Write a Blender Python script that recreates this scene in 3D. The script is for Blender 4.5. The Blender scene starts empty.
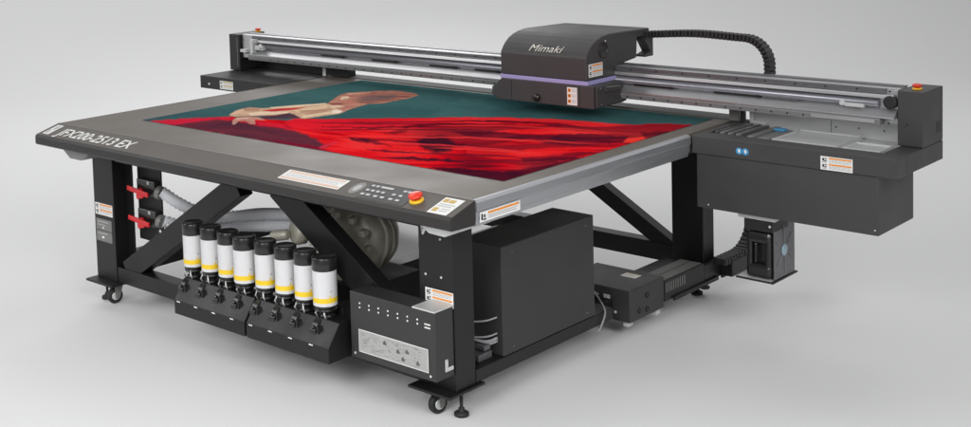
import bpy, bmesh, math, random
import numpy as np
from mathutils import Vector, Matrix
random.seed(7)
rng = np.random.default_rng(5)
S = bpy.context.scene
COL = S.collection

# ------------------------------------------------------------------ camera
cam = bpy.data.objects.new('camera', bpy.data.cameras.new('camera'))
COL.objects.link(cam)
cam.data.sensor_width = 36.0
cam.data.lens = 36.0 * 1272.04 / 971.0
cam.data.shift_x = (485.5 - 381.1) / 971.0
cam.data.shift_y = (-11.75 - 213.5) / 971.0
cam.data.clip_end = 400
cam.data.clip_start = 0.1
r = Vector((0.72273, 0.69042, -0.03132)); d = Vector((0.02875, -0.07532, -0.99674)); fw = Vector((-0.69053, 0.71948, -0.07429))
m3 = Matrix((r, -d, -fw)).transposed()
cam.matrix_world = Matrix.Translation((5.72394, -4.04994, 2.17986)) @ m3.to_4x4()
S.camera = cam

# ------------------------------------------------------------------ light
w = bpy.data.worlds.new('World'); S.world = w; w.use_nodes = True
w.node_tree.nodes['Background'].inputs[0].default_value = (0.97, 0.98, 1.0, 1)
w.node_tree.nodes['Background'].inputs[1].default_value = 0.24
def area(name, loc, target, sx, sy, power, col=(1, 1, 1), spread=180):
    l = bpy.data.lights.new(name, 'AREA'); l.shape = 'RECTANGLE'; l.size = sx; l.size_y = sy
    l.energy = power; l.color = col; l.spread = math.radians(spread)
    o = bpy.data.objects.new(name, l); COL.objects.link(o); o.location = loc
    o.rotation_euler = (Vector(target) - Vector(loc)).to_track_quat('-Z', 'Y').to_euler()
    return o
area('left_softbox', (-6, -6, 5), (-2, 1, 0), 5, 5, 270)
area('high_left_softbox', (-8, 3, 9), (-4, 3, 0), 8, 8, 390)
area('front_fill', (3.6, -5.5, 3.4), (1.3, -.7, 0), 3, 2, 47, spread=75)  # added fill, brightens the floor before the machine
area('right_fill', (7.2, -2.2, 3.6), (2.6, .3, 0), 3, 2, 42, spread=80)  # added fill for the dark floor at the right front
area('rear_right_fill', (5, 6, 3.6), (1.5, 1, 0), 3, 2, 16)  # added low backlight, lifts the floor under the table
area('rear_left_fill', (-4, 6, 3.6), (1, 1, 0), 3, 2, 75)  # second added backlight, reaches beneath the machine from behind
area('high_rear_fill', (2, 8, 9), (0, 8, 1), 7, 5, 180)  # extra lamp, added when balancing the floor brightness
S.view_settings.view_transform = 'Standard'; S.view_settings.look = 'None'
S.view_settings.exposure = 0.0; S.view_settings.gamma = 1.0
S.render.engine = 'CYCLES'

# ------------------------------------------------------------------ materials
def mat(name, col, rough=0.5, metal=0.0, noise=0.0, nscale=40.0, bump=0.0, bscale=400.0, rvar=0.0, spec=0.5, coat=0.0):
    m = bpy.data.materials.new(name); m.use_nodes = True
    nt = m.node_tree; b = nt.nodes['Principled BSDF']
    b.inputs['Base Color'].default_value = (*col, 1); b.inputs['Roughness'].default_value = rough
    b.inputs['Metallic'].default_value = metal; b.inputs['Specular IOR Level'].default_value = spec
    b.inputs['Coat Weight'].default_value = coat
    tc = nt.nodes.new('ShaderNodeTexCoord')
    if noise or rvar:
        n = nt.nodes.new('ShaderNodeTexNoise'); n.inputs['Scale'].default_value = nscale; n.inputs['Detail'].default_value = 5
        nt.links.new(tc.outputs['Object'], n.inputs['Vector'])
        if noise:
            mx = nt.nodes.new('ShaderNodeMix'); mx.data_type = 'RGBA'
            mx.inputs[6].default_value = (*[c * (1 - noise) for c in col], 1); mx.inputs[7].default_value = (*[min(1, c * (1 + noise)) for c in col], 1)
            nt.links.new(n.outputs['Fac'], mx.inputs[0]); nt.links.new(mx.outputs[2], b.inputs['Base Color'])
        if rvar:
            mr = nt.nodes.new('ShaderNodeMapRange'); mr.inputs[1].default_value = 0.3; mr.inputs[2].default_value = 0.7
            mr.inputs[3].default_value = max(0.05, rough - rvar); mr.inputs[4].default_value = min(1, rough + rvar)
            nt.links.new(n.outputs['Fac'], mr.inputs[0]); nt.links.new(mr.outputs[0], b.inputs['Roughness'])
    if bump:
        n2 = nt.nodes.new('ShaderNodeTexNoise'); n2.inputs['Scale'].default_value = bscale; n2.inputs['Detail'].default_value = 2
        bp = nt.nodes.new('ShaderNodeBump'); bp.inputs['Strength'].default_value = bump; bp.inputs['Distance'].default_value = 0.001
        nt.links.new(tc.outputs['Object'], n2.inputs['Vector']); nt.links.new(n2.outputs['Fac'], bp.inputs['Height']); nt.links.new(bp.outputs[0], b.inputs['Normal'])
    return m
def brushed(name, col, rough, axis):
    m = mat(name, col, rough, 0.85); nt = m.node_tree; b = nt.nodes['Principled BSDF']
    tc = nt.nodes['Texture Coordinate']; mp = nt.nodes.new('ShaderNodeMapping')
    mp.inputs['Scale'].default_value = (1.2, 90, 90) if axis == 'x' else (90, 1.2, 90)
    n = nt.nodes.new('ShaderNodeTexNoise'); n.inputs['Scale'].default_value = 3; n.inputs['Detail'].default_value = 6
    nt.links.new(tc.outputs['Object'], mp.inputs[0]); nt.links.new(mp.outputs[0], n.inputs['Vector'])
    mr = nt.nodes.new('ShaderNodeMapRange'); mr.inputs[1].default_value = .25; mr.inputs[2].default_value = .75; mr.inputs[3].default_value = rough - .12; mr.inputs[4].default_value = rough + .15
    nt.links.new(n.outputs['Fac'], mr.inputs[0]); nt.links.new(mr.outputs[0], b.inputs['Roughness'])
    mx = nt.nodes.new('ShaderNodeMix'); mx.data_type = 'RGBA'; mx.inputs[6].default_value = (*[c * .82 for c in col], 1); mx.inputs[7].default_value = (*[min(1, c * 1.12) for c in col], 1)
    nt.links.new(n.outputs['Fac'], mx.inputs[0]); nt.links.new(mx.outputs[2], b.inputs['Base Color'])
    return m
M = {
 'frame': mat('black_frame_paint', (0.010, 0.010, 0.0105), 0.40, noise=.35, nscale=5, bump=.25, rvar=.08, spec=.38),
 'cabinet': mat('dark_cabinet_paint', (0.028, 0.0275, 0.0275), 0.45, noise=.12, nscale=5, bump=.25, rvar=.06),
 'charcoal': mat('charcoal_cover_paint', (0.048, 0.046, 0.047), 0.48, noise=.07, nscale=6, bump=.25, rvar=.06),
 'cover_black': mat('black_cover_paint', (0.014, 0.013, 0.013), 0.5, noise=.15, nscale=6, bump=.25, rvar=.06),
 'table': mat('taupe_table_paint', (0.150, 0.132, 0.114), 0.46, noise=.05, nscale=4, bump=.2, rvar=.05, spec=.18),
 'bezel': mat('taupe_bezel_paint', (0.108, 0.096, 0.085), 0.48, noise=.05, nscale=4, bump=.3, rvar=.05, spec=.2),
 'fascia': mat('dark_bezel_edge_paint', (0.021, 0.019, 0.018), 0.42, noise=.06, nscale=4, bump=.3, rvar=.05),
 'alu_x': brushed('brushed_aluminium_long', (0.56, 0.56, 0.57), 0.36, 'x'),
 'alu_y': brushed('brushed_aluminium_side', (0.52, 0.53, 0.55), 0.40, 'y'),
 'rail_dark': mat('grey_linear_rail_steel', (0.16, 0.16, 0.17), 0.4, 0.6, noise=.2),
 'rail_light': mat('pale_ground_steel', (0.27, 0.27, 0.27), 0.42, 0.3, noise=.15),
 'rail_mid': mat('grey_blue_tube_coating', (0.28, 0.28, 0.31), 0.33, 0.55, noise=.1),
 'steel': mat('light_sheet_steel', (0.62, 0.63, 0.62), 0.42, 0.35, noise=.06, nscale=4),
 'steel_dark': mat('dark_grey_sheet', (0.20, 0.20, 0.19), 0.42, 0.2, noise=.06, nscale=4),  # plain darker grey for plates, ribs, posts and small fittings
 'white': mat('white_print', (0.80, 0.80, 0.78), 0.5),
 'label': mat('white_bottle_label', (0.66, 0.66, 0.67), 0.42, noise=.03),
 'yellow': mat('yellow_stripe_print', (0.85, 0.58, 0.02), 0.45),
 'orange': mat('orange_warning_print', (0.80, 0.28, 0.03), 0.5),
 'black': mat('black_print', (0.01, 0.01, 0.01), 0.5),
 'greyprint': mat('grey_small_print', (0.42, 0.42, 0.42), 0.5),
 'plate_print': mat('silver_instruction_plate', (0.42, 0.42, 0.41), 0.45, .2, noise=.1, nscale=60),
 'red': mat('red_button_plastic', (0.75, 0.045, 0.02), 0.3),
 'handle': mat('red_valve_plastic', (0.62, 0.015, 0.02), 0.35),
 'blue': mat('blue_sticker_print', (0.05, 0.27, 0.52), 0.4),
 'cap': mat('black_cap_plastic', (0.013, 0.013, 0.013), 0.28, coat=.2),
 'rubber': mat('black_rubber', (0.012, 0.012, 0.012), 0.6),
 'violet': mat('violet_trim_stripe', (0.36, 0.33, 0.60), 0.45),
 'hose': mat('grey_corrugated_hose', (0.66, 0.67, 0.70), 0.5, noise=.1),
 'cast': mat('dull_cast_metal', (0.46, 0.44, 0.37), 0.5, 0.25, noise=.45, nscale=11, bump=.8, bscale=40),
 'chain': mat('dark_cable_chain_plastic', (0.022, 0.021, 0.021), 0.42),
 'logo': mat('pale_logo_print', (0.72, 0.70, 0.62), 0.35, .3),
 'cable': mat('pale_cable_sheath', (0.25, 0.25, 0.26), 0.5),
 'brass': mat('yellow_button_base', (0.85, 0.50, 0.02), 0.35),
 'floor': mat('pale_grey_studio_floor', (0.78, 0.78, 0.78), 0.8, noise=.015, nscale=.7, spec=.1),
 'badge': mat('round_grey_blue_badge', (0.30, 0.42, 0.50), 0.4),
}

# ------------------------------------------------------------------ mesh helpers
def box(bm, x0, x1, y0, y1, z0, z1, bev=0.003, mi=0):
    if x0 > x1: x0, x1 = x1, x0
    if y0 > y1: y0, y1 = y1, y0
    if z0 > z1: z0, z1 = z1, z0
    g = bmesh.ops.create_cube(bm, size=1.0, matrix=Matrix.Translation(((x0+x1)/2, (y0+y1)/2, (z0+z1)/2)) @ Matrix.Diagonal((x1-x0, y1-y0, z1-z0, 1)))
    fs = {f for v in g['verts'] for f in v.link_faces}
    for f in fs: f.material_index = mi
    bev = min(bev, (x1-x0)/3, (y1-y0)/3, (z1-z0)/3)
    if bev > 0.0005:
        es = {e for v in g['verts'] for e in v.link_edges}
        bmesh.ops.bevel(bm, geom=list(es), offset=bev, segments=2, profile=0.5, affect='EDGES')
    return bm
def prism(bm, pts, axis, a0, a1, bev=0.0, mi=0):
    def P(p, a):
        return {'x': (a, p[0], p[1]), 'y': (p[0], a, p[1]), 'z': (p[0], p[1], a)}[axis]
    v0 = [bm.verts.new(P(p, a0)) for p in pts]; v1 = [bm.verts.new(P(p, a1)) for p in pts]
    n = len(pts); fs = [bm.faces.new(v0), bm.faces.new(v1[::-1])]
    for i in range(n):
        fs.append(bm.faces.new((v0[i], v1[i], v1[(i+1) % n], v0[(i+1) % n])))
    for f in fs: f.material_index = mi
    bmesh.ops.recalc_face_normals(bm, faces=fs)
    if bev:
        es = {e for f in fs for e in f.edges}
        bmesh.ops.bevel(bm, geom=list(es), offset=bev, segments=2, profile=0.5, affect='EDGES')
    return bm
def lathe(bm, c, axis, prof, seg=28, mi=0):
    """prof: list of (radius, distance along axis)"""
    ax = Vector(axis).normalized(); t = Vector((0, 0, 1)) if abs(ax.z) < .9 else Vector((1, 0, 0))
    u = ax.cross(t).normalized(); v = ax.cross(u); c = Vector(c); rings = []
    for (rr, h) in prof:
        rings.append([bm.verts.new(c + ax*h + (u*math.cos(2*math.pi*k/seg) + v*math.sin(2*math.pi*k/seg))*max(rr, 1e-4)) for k in range(seg)])
    fs = []
    for a, b in zip(rings, rings[1:]):
        for k in range(seg):
            fs.append(bm.faces.new((a[k], a[(k+1) % seg], b[(k+1) % seg], b[k])))
    fs.append(bm.faces.new(rings[0][::-1])); fs.append(bm.faces.new(rings[-1]))
    for f in fs: f.material_index = mi; f.smooth = True
    fs[-1].smooth = fs[-2].smooth = False
    bmesh.ops.recalc_face_normals(bm, faces=fs)
    return bm
def smooth_path(pts, n=12):
    pts = [Vector(p) for p in pts]; out = []
    P = [pts[0]*2 - pts[1]] + pts + [pts[-1]*2 - pts[-2]]
    for i in range(1, len(P)-2):
        for k in range(n):
            t = k/n; a, b, c, e = P[i-1], P[i], P[i+1], P[i+2]
            out.append(0.5*((2*b) + (c-a)*t + (2*a-5*b+4*c-e)*t*t + (3*b-a-3*c+e)*t**3))
    out.append(pts[-1]); return out
def tube(bm, pts, rad, seg=12, corr=0.0, mi=0):
    rings = []; up = Vector((0, 0, 1))
    for i, p in enumerate(pts):
        t = (pts[min(i+1, len(pts)-1)] - pts[max(i-1, 0)]).normalized()
        u = t.cross(up); u = u.normalized() if u.length > .05 else t.cross(Vector((1, 0, 0))).normalized()
        v = t.cross(u); rr = rad*(1 - (corr if i % 2 else 0))
        rings.append([bm.verts.new(p + (u*math.cos(2*math.pi*k/seg)+v*math.sin(2*math.pi*k/seg))*rr) for k in range(seg)])
    for a, b in zip(rings, rings[1:]):
        for k in range(seg):
            f = bm.faces.new((a[k], a[(k+1) % seg], b[(k+1) % seg], b[k])); f.smooth = True; f.material_index = mi
    f = bm.faces.new(rings[0][::-1]); f.material_index = mi; f = bm.faces.new(rings[-1]); f.material_index = mi
    return bm
def resample(pts, step):
    out = [pts[0]]; acc = 0
    for a, b in zip(pts, pts[1:]):
        L = (b-a).length
        while acc + L >= step:
            t = (step-acc)/L; a = a.lerp(b, t); out.append(a); L = (b-a).length; acc = 0
        acc += L
    return out
def bar(bm, p0, p1, width, depth_dir, depth, bev=.003, mi=0):
    """rectangular bar from p0 to p1; width is across, depth along depth_dir"""
    p0, p1 = Vector(p0), Vector(p1); t = (p1-p0).normalized(); dd = Vector(depth_dir).normalized()
    dd = (dd - t*dd.dot(t)).normalized(); wv = t.cross(dd)
    vs = []
    for p in (p0, p1):
        for a, b in ((-1, -1), (1, -1), (1, 1), (-1, 1)):
            vs.append(bm.verts.new(p + wv*a*width/2 + dd*b*depth/2))
    fs = [bm.faces.new([vs[i] for i in q]) for q in ((0, 1, 2, 3), (7, 6, 5, 4), (0, 4, 5, 1), (1, 5, 6, 2), (2, 6, 7, 3), (3, 7, 4, 0))]
    for f in fs: f.material_index = mi
    bmesh.ops.recalc_face_normals(bm, faces=fs)
    if bev: bmesh.ops.bevel(bm, geom=list({e for f in fs for e in f.edges}), offset=bev, segments=2, profile=.5, affect='EDGES')
    return bm

WORLD = {}
def thing(name, label, cat, loc, group=None):
    o = bpy.data.objects.new(name, None); COL.objects.link(o); o.location = loc
    o.empty_display_size = .1
    WORLD[o.name] = Vector(loc); o['label'] = label; o['category'] = cat
    if group: o['group'] = group
    return o
def obj(name, bm, mats, parent=None, label=None):
    """link a bmesh drawn in world coordinates as one object, its origin at its own middle"""
    if not isinstance(mats, (list, tuple)): mats = [mats]
    lo = [min(v.co[i] for v in bm.verts) for i in range(3)]; hi = [max(v.co[i] for v in bm.verts) for i in range(3)]
    c = Vector([(a+b)/2 for a, b in zip(lo, hi)])
    bmesh.ops.translate(bm, verts=bm.verts, vec=-c)
    me = bpy.data.meshes.new(name); bm.to_mesh(me); bm.free()
    for k in mats: me.materials.append(M[k])
    o = bpy.data.objects.new(name, me); COL.objects.link(o); WORLD[o.name] = c
    if parent:
        o.parent = parent; o.location = c - WORLD[parent.name]
    else: o.location = c
    if label: o['label'] = label
    return o
NB = bmesh.new
def parts(name, bm, mats, parent):
    """one object for every separate piece of the bmesh"""
    left = set(bm.verts); groups = []
    while left:
        st_ = [left.pop()]; g = set(st_)
        while st_:
            v = st_.pop()
            for e in v.link_edges:
                o_ = e.other_vert(v)
                if o_ in left: left.discard(o_); g.add(o_); st_.append(o_)
        groups.append(g)
    for g in groups:
        nb = bmesh.new(); mp = {v: nb.verts.new(v.co) for v in g}
        for f in {f for v in g for f in v.link_faces}:
            nf = nb.faces.new([mp[v] for v in f.verts]); nf.material_index = f.material_index; nf.smooth = f.smooth
        obj(name, nb, mats, parent)
    bm.free()
def quick(name, mats, parent, *boxes, bev=.003, label=None):
    bm = NB()
    for b in boxes: box(bm, *b, bev=bev)
    return obj(name, bm, mats, parent, label)
def quicks(name, mats, parent, *boxes, bev=.003):
    for b in boxes: quick(name, mats, parent, b, bev=bev)

def panel_mesh(bm, o, rv, dv, w, h, rects, thick=.0012):
    """thin printed sheet: corner o, right rv, down dv, size w x h; rects = (x0, y0, x1, y1, material index) in 0..1"""
    o = Vector(o); rv = Vector(rv).normalized(); dv = Vector(dv).normalized(); n = dv.cross(rv).normalized()
    def quad(x0, y0, x1, y1, lift, mi):
        vs = [bm.verts.new(o + rv*x*w + dv*y*h + n*lift) for x, y in ((x0, y1), (x1, y1), (x1, y0), (x0, y0))]
        f = bm.faces.new(vs); f.material_index = mi
        return f
    f = quad(0, 0, 1, 1, thick, 0)
    ret = bmesh.ops.extrude_face_region(bm, geom=[f])
    bmesh.ops.translate(bm, verts=[v for v in ret['geom'] if isinstance(v, bmesh.types.BMVert)], vec=-n*thick)
    for i, (x0, y0, x1, y1, mi) in enumerate(rects): quad(x0, y0, x1, y1, thick+.0005+.00006*(i % 8), mi)
    return n
def warning_rects(icon_left=True, seed=0):
    R = random.Random(seed); out = []
    # mats: 0 white 1 orange 2 black 3 grey
    for k, y in enumerate((.06, .52)):
        out.append((.26, y, .97, y+.12, 1))
        for j in range(3):
            x = .28; yy = y+.17+j*.085
            while x < .92:
                L = R.uniform(.04, .12); out.append((x, yy, min(.96, x+L), yy+.035, 3)); x += L+.02
        # pictogram made of a few strokes
        cy = y+.05
        out += [(.06, cy+.02, .12, cy+.22, 2), (.12, cy+.16, .20, cy+.24, 2), (.14, cy, .20, cy+.08, 2), (.05, cy+.30, .19, cy+.33, 2)]
    return out
def sticker(name, parent, o, rv, dv, w, h, rects, mats, label=None):
    bm = NB(); panel_mesh(bm, o, rv, dv, w, h, rects); return obj(name, bm, mats, parent, label)
WM = ['white', 'orange', 'black', 'greyprint']

def text_bm(body, size, shear=0.0, extrude=0.0008, sx=1.0, spacing=1.0, bold=0.0):
    cu = bpy.data.curves.new('lettering', 'FONT'); cu.body = body; cu.size = size; cu.shear = shear; cu.extrude = extrude; cu.resolution_u = 3
    cu.space_character = spacing; cu.offset = bold
    to = bpy.data.objects.new('lettering', cu); COL.objects.link(to)
    bpy.context.view_layer.update(); dg = bpy.context.evaluated_depsgraph_get()
    me = bpy.data.meshes.new_from_object(to.evaluated_get(dg)); bm = NB(); bm.from_mesh(me)
    bpy.data.objects.remove(to); bpy.data.curves.remove(cu); bpy.data.meshes.remove(me)
    bmesh.ops.scale(bm, verts=bm.verts, vec=(sx, 1, 1))
    return bm
def place_text(bm, o, rv, uv):
    rv = Vector(rv).normalized(); uv = Vector(uv).normalized(); n = rv.cross(uv)
    mtx = Matrix((rv, uv, n)).transposed().to_4x4(); mtx.translation = Vector(o)
    bmesh.ops.transform(bm, verts=bm.verts, matrix=mtx); return bm

# ------------------------------------------------------------------ the setting: studio sweep
X = Vector((-0.692, 0.722)).normalized()
bm = NB()
cx, cy = 5.72, -4.05
side = Vector((X.y, -X.x))
prof = [(-7, 0), (13.5, 0)] + [(13.5 + 3.0*math.sin(a), 3.0*(1-math.cos(a))) for a in [math.radians(k*7.5) for k in range(1, 13)]] + [(16.5, 9)]
rows = []
for (t, z) in prof:
    rows.append([bm.verts.new((cx + X.x*t + side.x*s, cy + X.y*t + side.y*s, z)) for s in (-16, 16)])
nfl = 0
for i, (a, b) in enumerate(zip(rows, rows[1:])):
    f = bm.faces.new((a[0], b[0], b[1], a[1])); f.smooth = i > 0
bmesh.ops.recalc_face_normals(bm, faces=bm.faces)
fl = obj('floor', bm, 'floor'); fl['kind'] = 'structure'; fl['label'] = 'seamless pale grey studio floor sweeping up into the backdrop'; fl['category'] = 'floor'

# ------------------------------------------------------------------ the printer
ROOT = thing('flatbed_printer', 'large charcoal flatbed printer with a taupe table, long gantry and print carriage', 'printer', (1.1, .7, 0))

ZT = .984
def leg(x0, x1, y0, y1, zt, foot=None, caster=None, plate=None):
    o = quick('leg', 'frame', ROOT, (x0, x1, y0, y1, .131, zt))
    if plate: quick('base_plate', 'frame', o, (plate[0], plate[1], plate[2], plate[3], .119, .131), bev=.002)
    if foot:
        bm = NB(); lathe(bm, (foot[0], foot[1], 0), (0, 0, 1), [(.024, 0), (.031, .004), (.031, .016), (.022, .022), (.013, .026), (.013, .036), (.007, .038), (.007, .1185)], 20)
        obj('levelling_foot', bm, 'rubber', o)
    if caster:
        cxx, cyy = caster
        bm = NB(); lathe(bm, (cxx-.014, cyy, .042), (1, -.25, 0), [(.034, 0), (.042, .004), (.042, .024), (.034, .028)], 28)
        obj('caster_wheel', bm, 'rubber', o)
        bm = NB(); lathe(bm, (cxx-.017, cyy+.001, .042), (1, -.25, 0), [(.020, 0), (.022, .034), (.018, .036)], 20)
        obj('wheel_hub', bm, 'steel', o)
        bm = NB()
        prism(bm, [(cyy-.012, .030), (cyy+.012, .030), (cyy+.040, .112), (cyy-.020, .112)], 'x', cxx+.022, cxx+.0245)
        prism(bm, [(cyy-.012, .030), (cyy+.012, .030), (cyy+.040, .112), (cyy-.020, .112)], 'x', cxx-.026, cxx-.0235)
        box(bm, cxx-.026, cxx+.0245, cyy-.020, cyy+.040, .1085, .1175, bev=.001)
        obj('caster_fork', bm, 'steel_dark', o)
    return o
lr = leg(2.207, 2.396, -.21, -.086, .86, (2.358, -.139), (2.262, -.175), (2.18, 2.412, -.272, -.045))
ll = leg(-.190, -.004, -.21, -.086, .86, (-.165, -.17), (-.065, -.185), (-.21, .03, -.272, -.045))
rr_ = leg(2.207, 2.392, 1.79, 1.90, .90, (2.31, 1.86), None, (2.19, 2.42, 1.74, 1.95))
rl_ = leg(-.190, -.004, 1.79, 1.90, .90, (-.12, 1.86), None, (-.21, .03, 1.74, 1.95))
# black rim channel behind the front left leg
quick('leg_flange', 'frame', ll, (-.003, .05, -.125, -.115, .20, .80), bev=.002)
sticker('warning_sticker', lr, (2.240, -.2105, .545), (1, 0, 0), (0, 0, -1), .152, .063, warning_rects(seed=1), WM)
sticker('warning_sticker', ll, (-.178, -.2105, .548), (1, 0, 0), (0, 0, -1), .160, .064, warning_rects(seed=2), WM)
sticker('rating_plate', ll, (-.176, -.2105, .462), (1, 0, 0), (0, 0, -1), .145, .062, [(.1, .2, .8, .3, 1), (.1, .5, .6, .58, 1), (.4, .7, .5, .85, 2)], ['steel_dark', 'greyprint', 'white'])
sticker('rating_plate', ll, (-.176, -.2105, .396), (1, 0, 0), (0, 0, -1), .145, .058, [(.1, .2, .7, .3, 1), (.35, .5, .5, .7, 2)], ['steel_dark', 'greyprint', 'white'])
bm = NB()
for (x, z) in ((2.245, .60), (2.33, .60), (2.33, .76)): lathe(bm, (x, -.2105, z), (0, -1, 0), [(.006, 0), (.005, .004), (.001, .005)], 10)
parts('bolt', bm, 'steel', lr)

# rails
quick('front_rail', 'frame', ROOT, (-.003, 2.206, -.205, -.118, .131, .215))
quick('rear_rail', 'frame', ROOT, (-.003, 2.206, 1.80, 1.88, .165, .262))
quicks('side_rail', 'frame', ROOT, (2.31, 2.399, -.085, .93, .134, .190))
quick('side_rail', 'frame', ROOT, (-.10, -.01, -.085, 1.789, .150, .262))
quick('centre_rail', 'frame', ROOT, (1.06, 1.16, -.117, 1.799, .145, .205))
def brace(p0, p1, wdt, th, mname='frame', bolts=()):
    bm = NB(); bar(bm, p0, p1, wdt, (0, 1, 0), th); o = obj('diagonal_brace', bm, mname, ROOT)
    if bolts:
        bm = NB()
        for (x, z) in bolts: lathe(bm, (x, p0[1]-th/2, z), (0, -1, 0), [(.009, 0), (.008, .004), (.001, .006)], 10)
        parts('bolt', bm, 'steel', o)
    return o
brace((.07, -.16, .20), (1.02, -.16, .80), .115, .08, bolts=((.395, .475), (.46, .52), ))
brace((1.30, -.16, .84), (2.24, -.16, .22), .135, .08)
brace((2.20, 1.84, .23), (1.10, 1.84, .86), .085, .07)
brace((0.02, 1.84, .23), (.95, 1.84, .86), .085, .07)

# ---- table
bm = NB(); box(bm, -.318, 2.592, -.3165, 1.86, .885, ZT, bev=.004)
table = obj('table', bm, 'table', ROOT)
bm = NB(); prism(bm, [(2.5935, .984), (2.606, .983), (2.617, .973), (2.619, .941), (2.613, .937), (2.611, .903), (2.604, .899), (2.602, .878), (2.5935, .878)], 'y', -.3165, 1.289)
obj('side_extrusion', bm, 'alu_y', table)
bm = NB(); prism(bm, [(-.3195, .984), (-.332, .983), (-.343, .973), (-.343, .90), (-.3195, .885)][::-1], 'y', -.3165, 1.86)
obj('side_extrusion', bm, 'table', table)
bm = NB(); box(bm, -.30, 2.60, 1.745, 1.858, .9845, .9905, bev=.001)
M['satin'] = mat('satin_grey_trim', (0.22, 0.22, 0.22), 0.8, noise=.05, spec=.15)
obj('rear_strip', bm, 'satin', table)
bm = NB()
prism(bm, [(-.30, .884), (-.185, .812), (-.08, .812), (.05, .884)], 'y', -.35, -.215)
obj('corner_bracket', bm, 'rail_light', table)
bm = NB()
prism(bm, [(2.36, .888), (2.44, .845), (2.52, .842), (2.60, .876), (2.60, .888)], 'y', -.40, -.215)
obj('corner_bracket', bm, 'steel', table)
bm = NB(); bar(bm, (2.12, -.10, .88), (2.28, -.25, .80), .05, (0, 1, 0), .01); bar(bm, (2.02, .0, .88), (2.16, -.10, .82), .05, (0, 1, 0), .01)
parts('underside_bracket', bm, 'steel', table)
# black sub frame beams under the table, along its edges
quicks('table_beam', 'frame', table, (0.0, 2.3, -.20, -.10, .79, .884), (2.21, 2.39, -.08, 1.789, .80, .884), (-.19, -.01, -.08, 1.789, .80, .884))
sticker('warning_strip', table, (2.6165, -.300, .933), (0, 1, 0), (0, 0, -1), .255, .040,
        [(.20, .12, .97, .34, 1), (.03, .2, .07, .8, 2), (.09, .3, .13, .6, 2), (.08, .7, .15, .85, 2), (.20, .48, .93, .56, 3), (.20, .68, .9, .76, 3)], WM)

# ---- control bezel along the front
P0 = Vector((0, -.318, .9838)); P1 = Vector((0, -.466, .942))
down = (P1-P0).normalized(); nrm = Vector((0, down.z, -down.y)).normalized()
if nrm.z < 0: nrm = -nrm
bm = NB()
pr = [(-.3185, .9838), (-.318-.002, .9838), (-.456, .9455), (-.463, .940), (-.466, .932), (-.466, .897), (-.461, .891), (-.3185, .886)]
XL, XR = -.332, 2.61
def bz(p, x): return (x, p[0], p[1])
secs = [XL+.0, XL+.055, XR]
rings = []
for x in (XL, XR):
    rings.append([bm.verts.new(bz(p, x)) for p in pr])
n = len(pr)
for i in range(n):
    f = bm.faces.new((rings[0][i], rings[1][i], rings[1][(i+1) % n], rings[0][(i+1) % n])); f.smooth = False
    f.material_index = 0 if i in (0, 1) else 1
f = bm.faces.new(rings[0]); f.material_index = 1
f = bm.faces.new(rings[1][::-1]); f.material_index = 1
bmesh.ops.recalc_face_normals(bm, faces=bm.faces)
bezel = obj('control_bezel', bm, ['bezel', 'fascia'], ROOT)
bm = NB(); box(bm, -.330, 2.608, -.3200, -.3166, .9836, .9856, bev=.0)  # pale strip modelled in place of the highlight along the crease
obj('crease_highlight', bm, 'rail_light', bezel)
def onb(x, s, lift=.001):       # point on the slope: s metres down from the crease
    p = P0 + down*s + nrm*lift; return Vector((x, p.y, p.z))
bm = text_bm('JFX200-2513 EX', .106, shear=.0, extrude=.0005, sx=.80, spacing=.98, bold=.0010)
xs = [v.co.x for v in bm.verts]; L = max(xs)-min(xs)
bmesh.ops.scale(bm, verts=bm.verts, vec=(.655/L, 1, 1))
place_text(bm, onb(-.185, .116, .0012), (1, 0, 0), -down)
parts('model_letter', bm, 'white', bezel)
bm = NB(); panel_mesh(bm, onb(-.300, .022), (1, 0, 0), down, .055, .105, [(.35, .1, .8, .5, 1), (.15, .55, .5, .9, 1)])
obj('white_emblem', bm, ['white', 'greyprint'], bezel)
bm = NB(); rc = [(.03, .08, .97, .24, 1), (.02, .74, .98, .92, 1)]
R_ = random.Random(4)
for j in range(3):
    x = .04
    while x < .92:
        l_ = R_.uniform(.02, .08); rc.append((x, .34+j*.13, min(.97, x+l_), .38+j*.13, 2)); x += l_+.01
panel_mesh(bm, onb(1.580, .030), (1, 0, 0), down, .375, .080, rc)
M['peach'] = mat('pale_orange_print', (0.72, 0.50, 0.38), .5)
obj('caution_strip', bm, ['white', 'peach', 'greyprint'], bezel)
# oval window
bm = NB(); c = onb(2.035, .070, 0)
ring = []
mt = Matrix((Vector((1, 0, 0)), -down, nrm)).transposed()
for lift, sc, mi in ((.0015, 1, 0), (.0022, .55, 1)):
    vs = [bm.verts.new(c + mt @ Vector((.030*sc*math.cos(2*math.pi*k/28), .048*sc*math.sin(2*math.pi*k/28), lift))) for k in range(28)]
    f = bm.faces.new(vs); f.material_index = mi
obj('oval_badge', bm, ['steel_dark', 'greyprint'], bezel)
bm = NB(); panel_mesh(bm, onb(2.083, .012), (1, 0, 0), down, .262, .125, [], .0012)
key_panel = obj('key_panel', bm, 'fascia', bezel)
bm = NB()
keys = []
M['keytop'] = mat('pale_grey_key', (0.55, 0.55, 0.55), .5)
for i, x in enumerate((.02, .115, .70, .79, .88)):
    keys.append((x, .12, .07))
keys += [(.22, .12, .30)]
for x in (.02, .13, .24, .35, .58, .72): keys.append((x, .42, .075))
for x in (.02, .14, .30, .44, .62, .76): keys.append((x, .70, .085))
for (x, y, l_) in keys:
    a = onb(2.083 + x*.262, .012+y*.125, .0022)
    bm = NB(); panel_mesh(bm, a, (1, 0, 0), down, l_*.262*.85, .012, [], .0015); obj('key', bm, 'keytop', key_panel)
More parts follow.
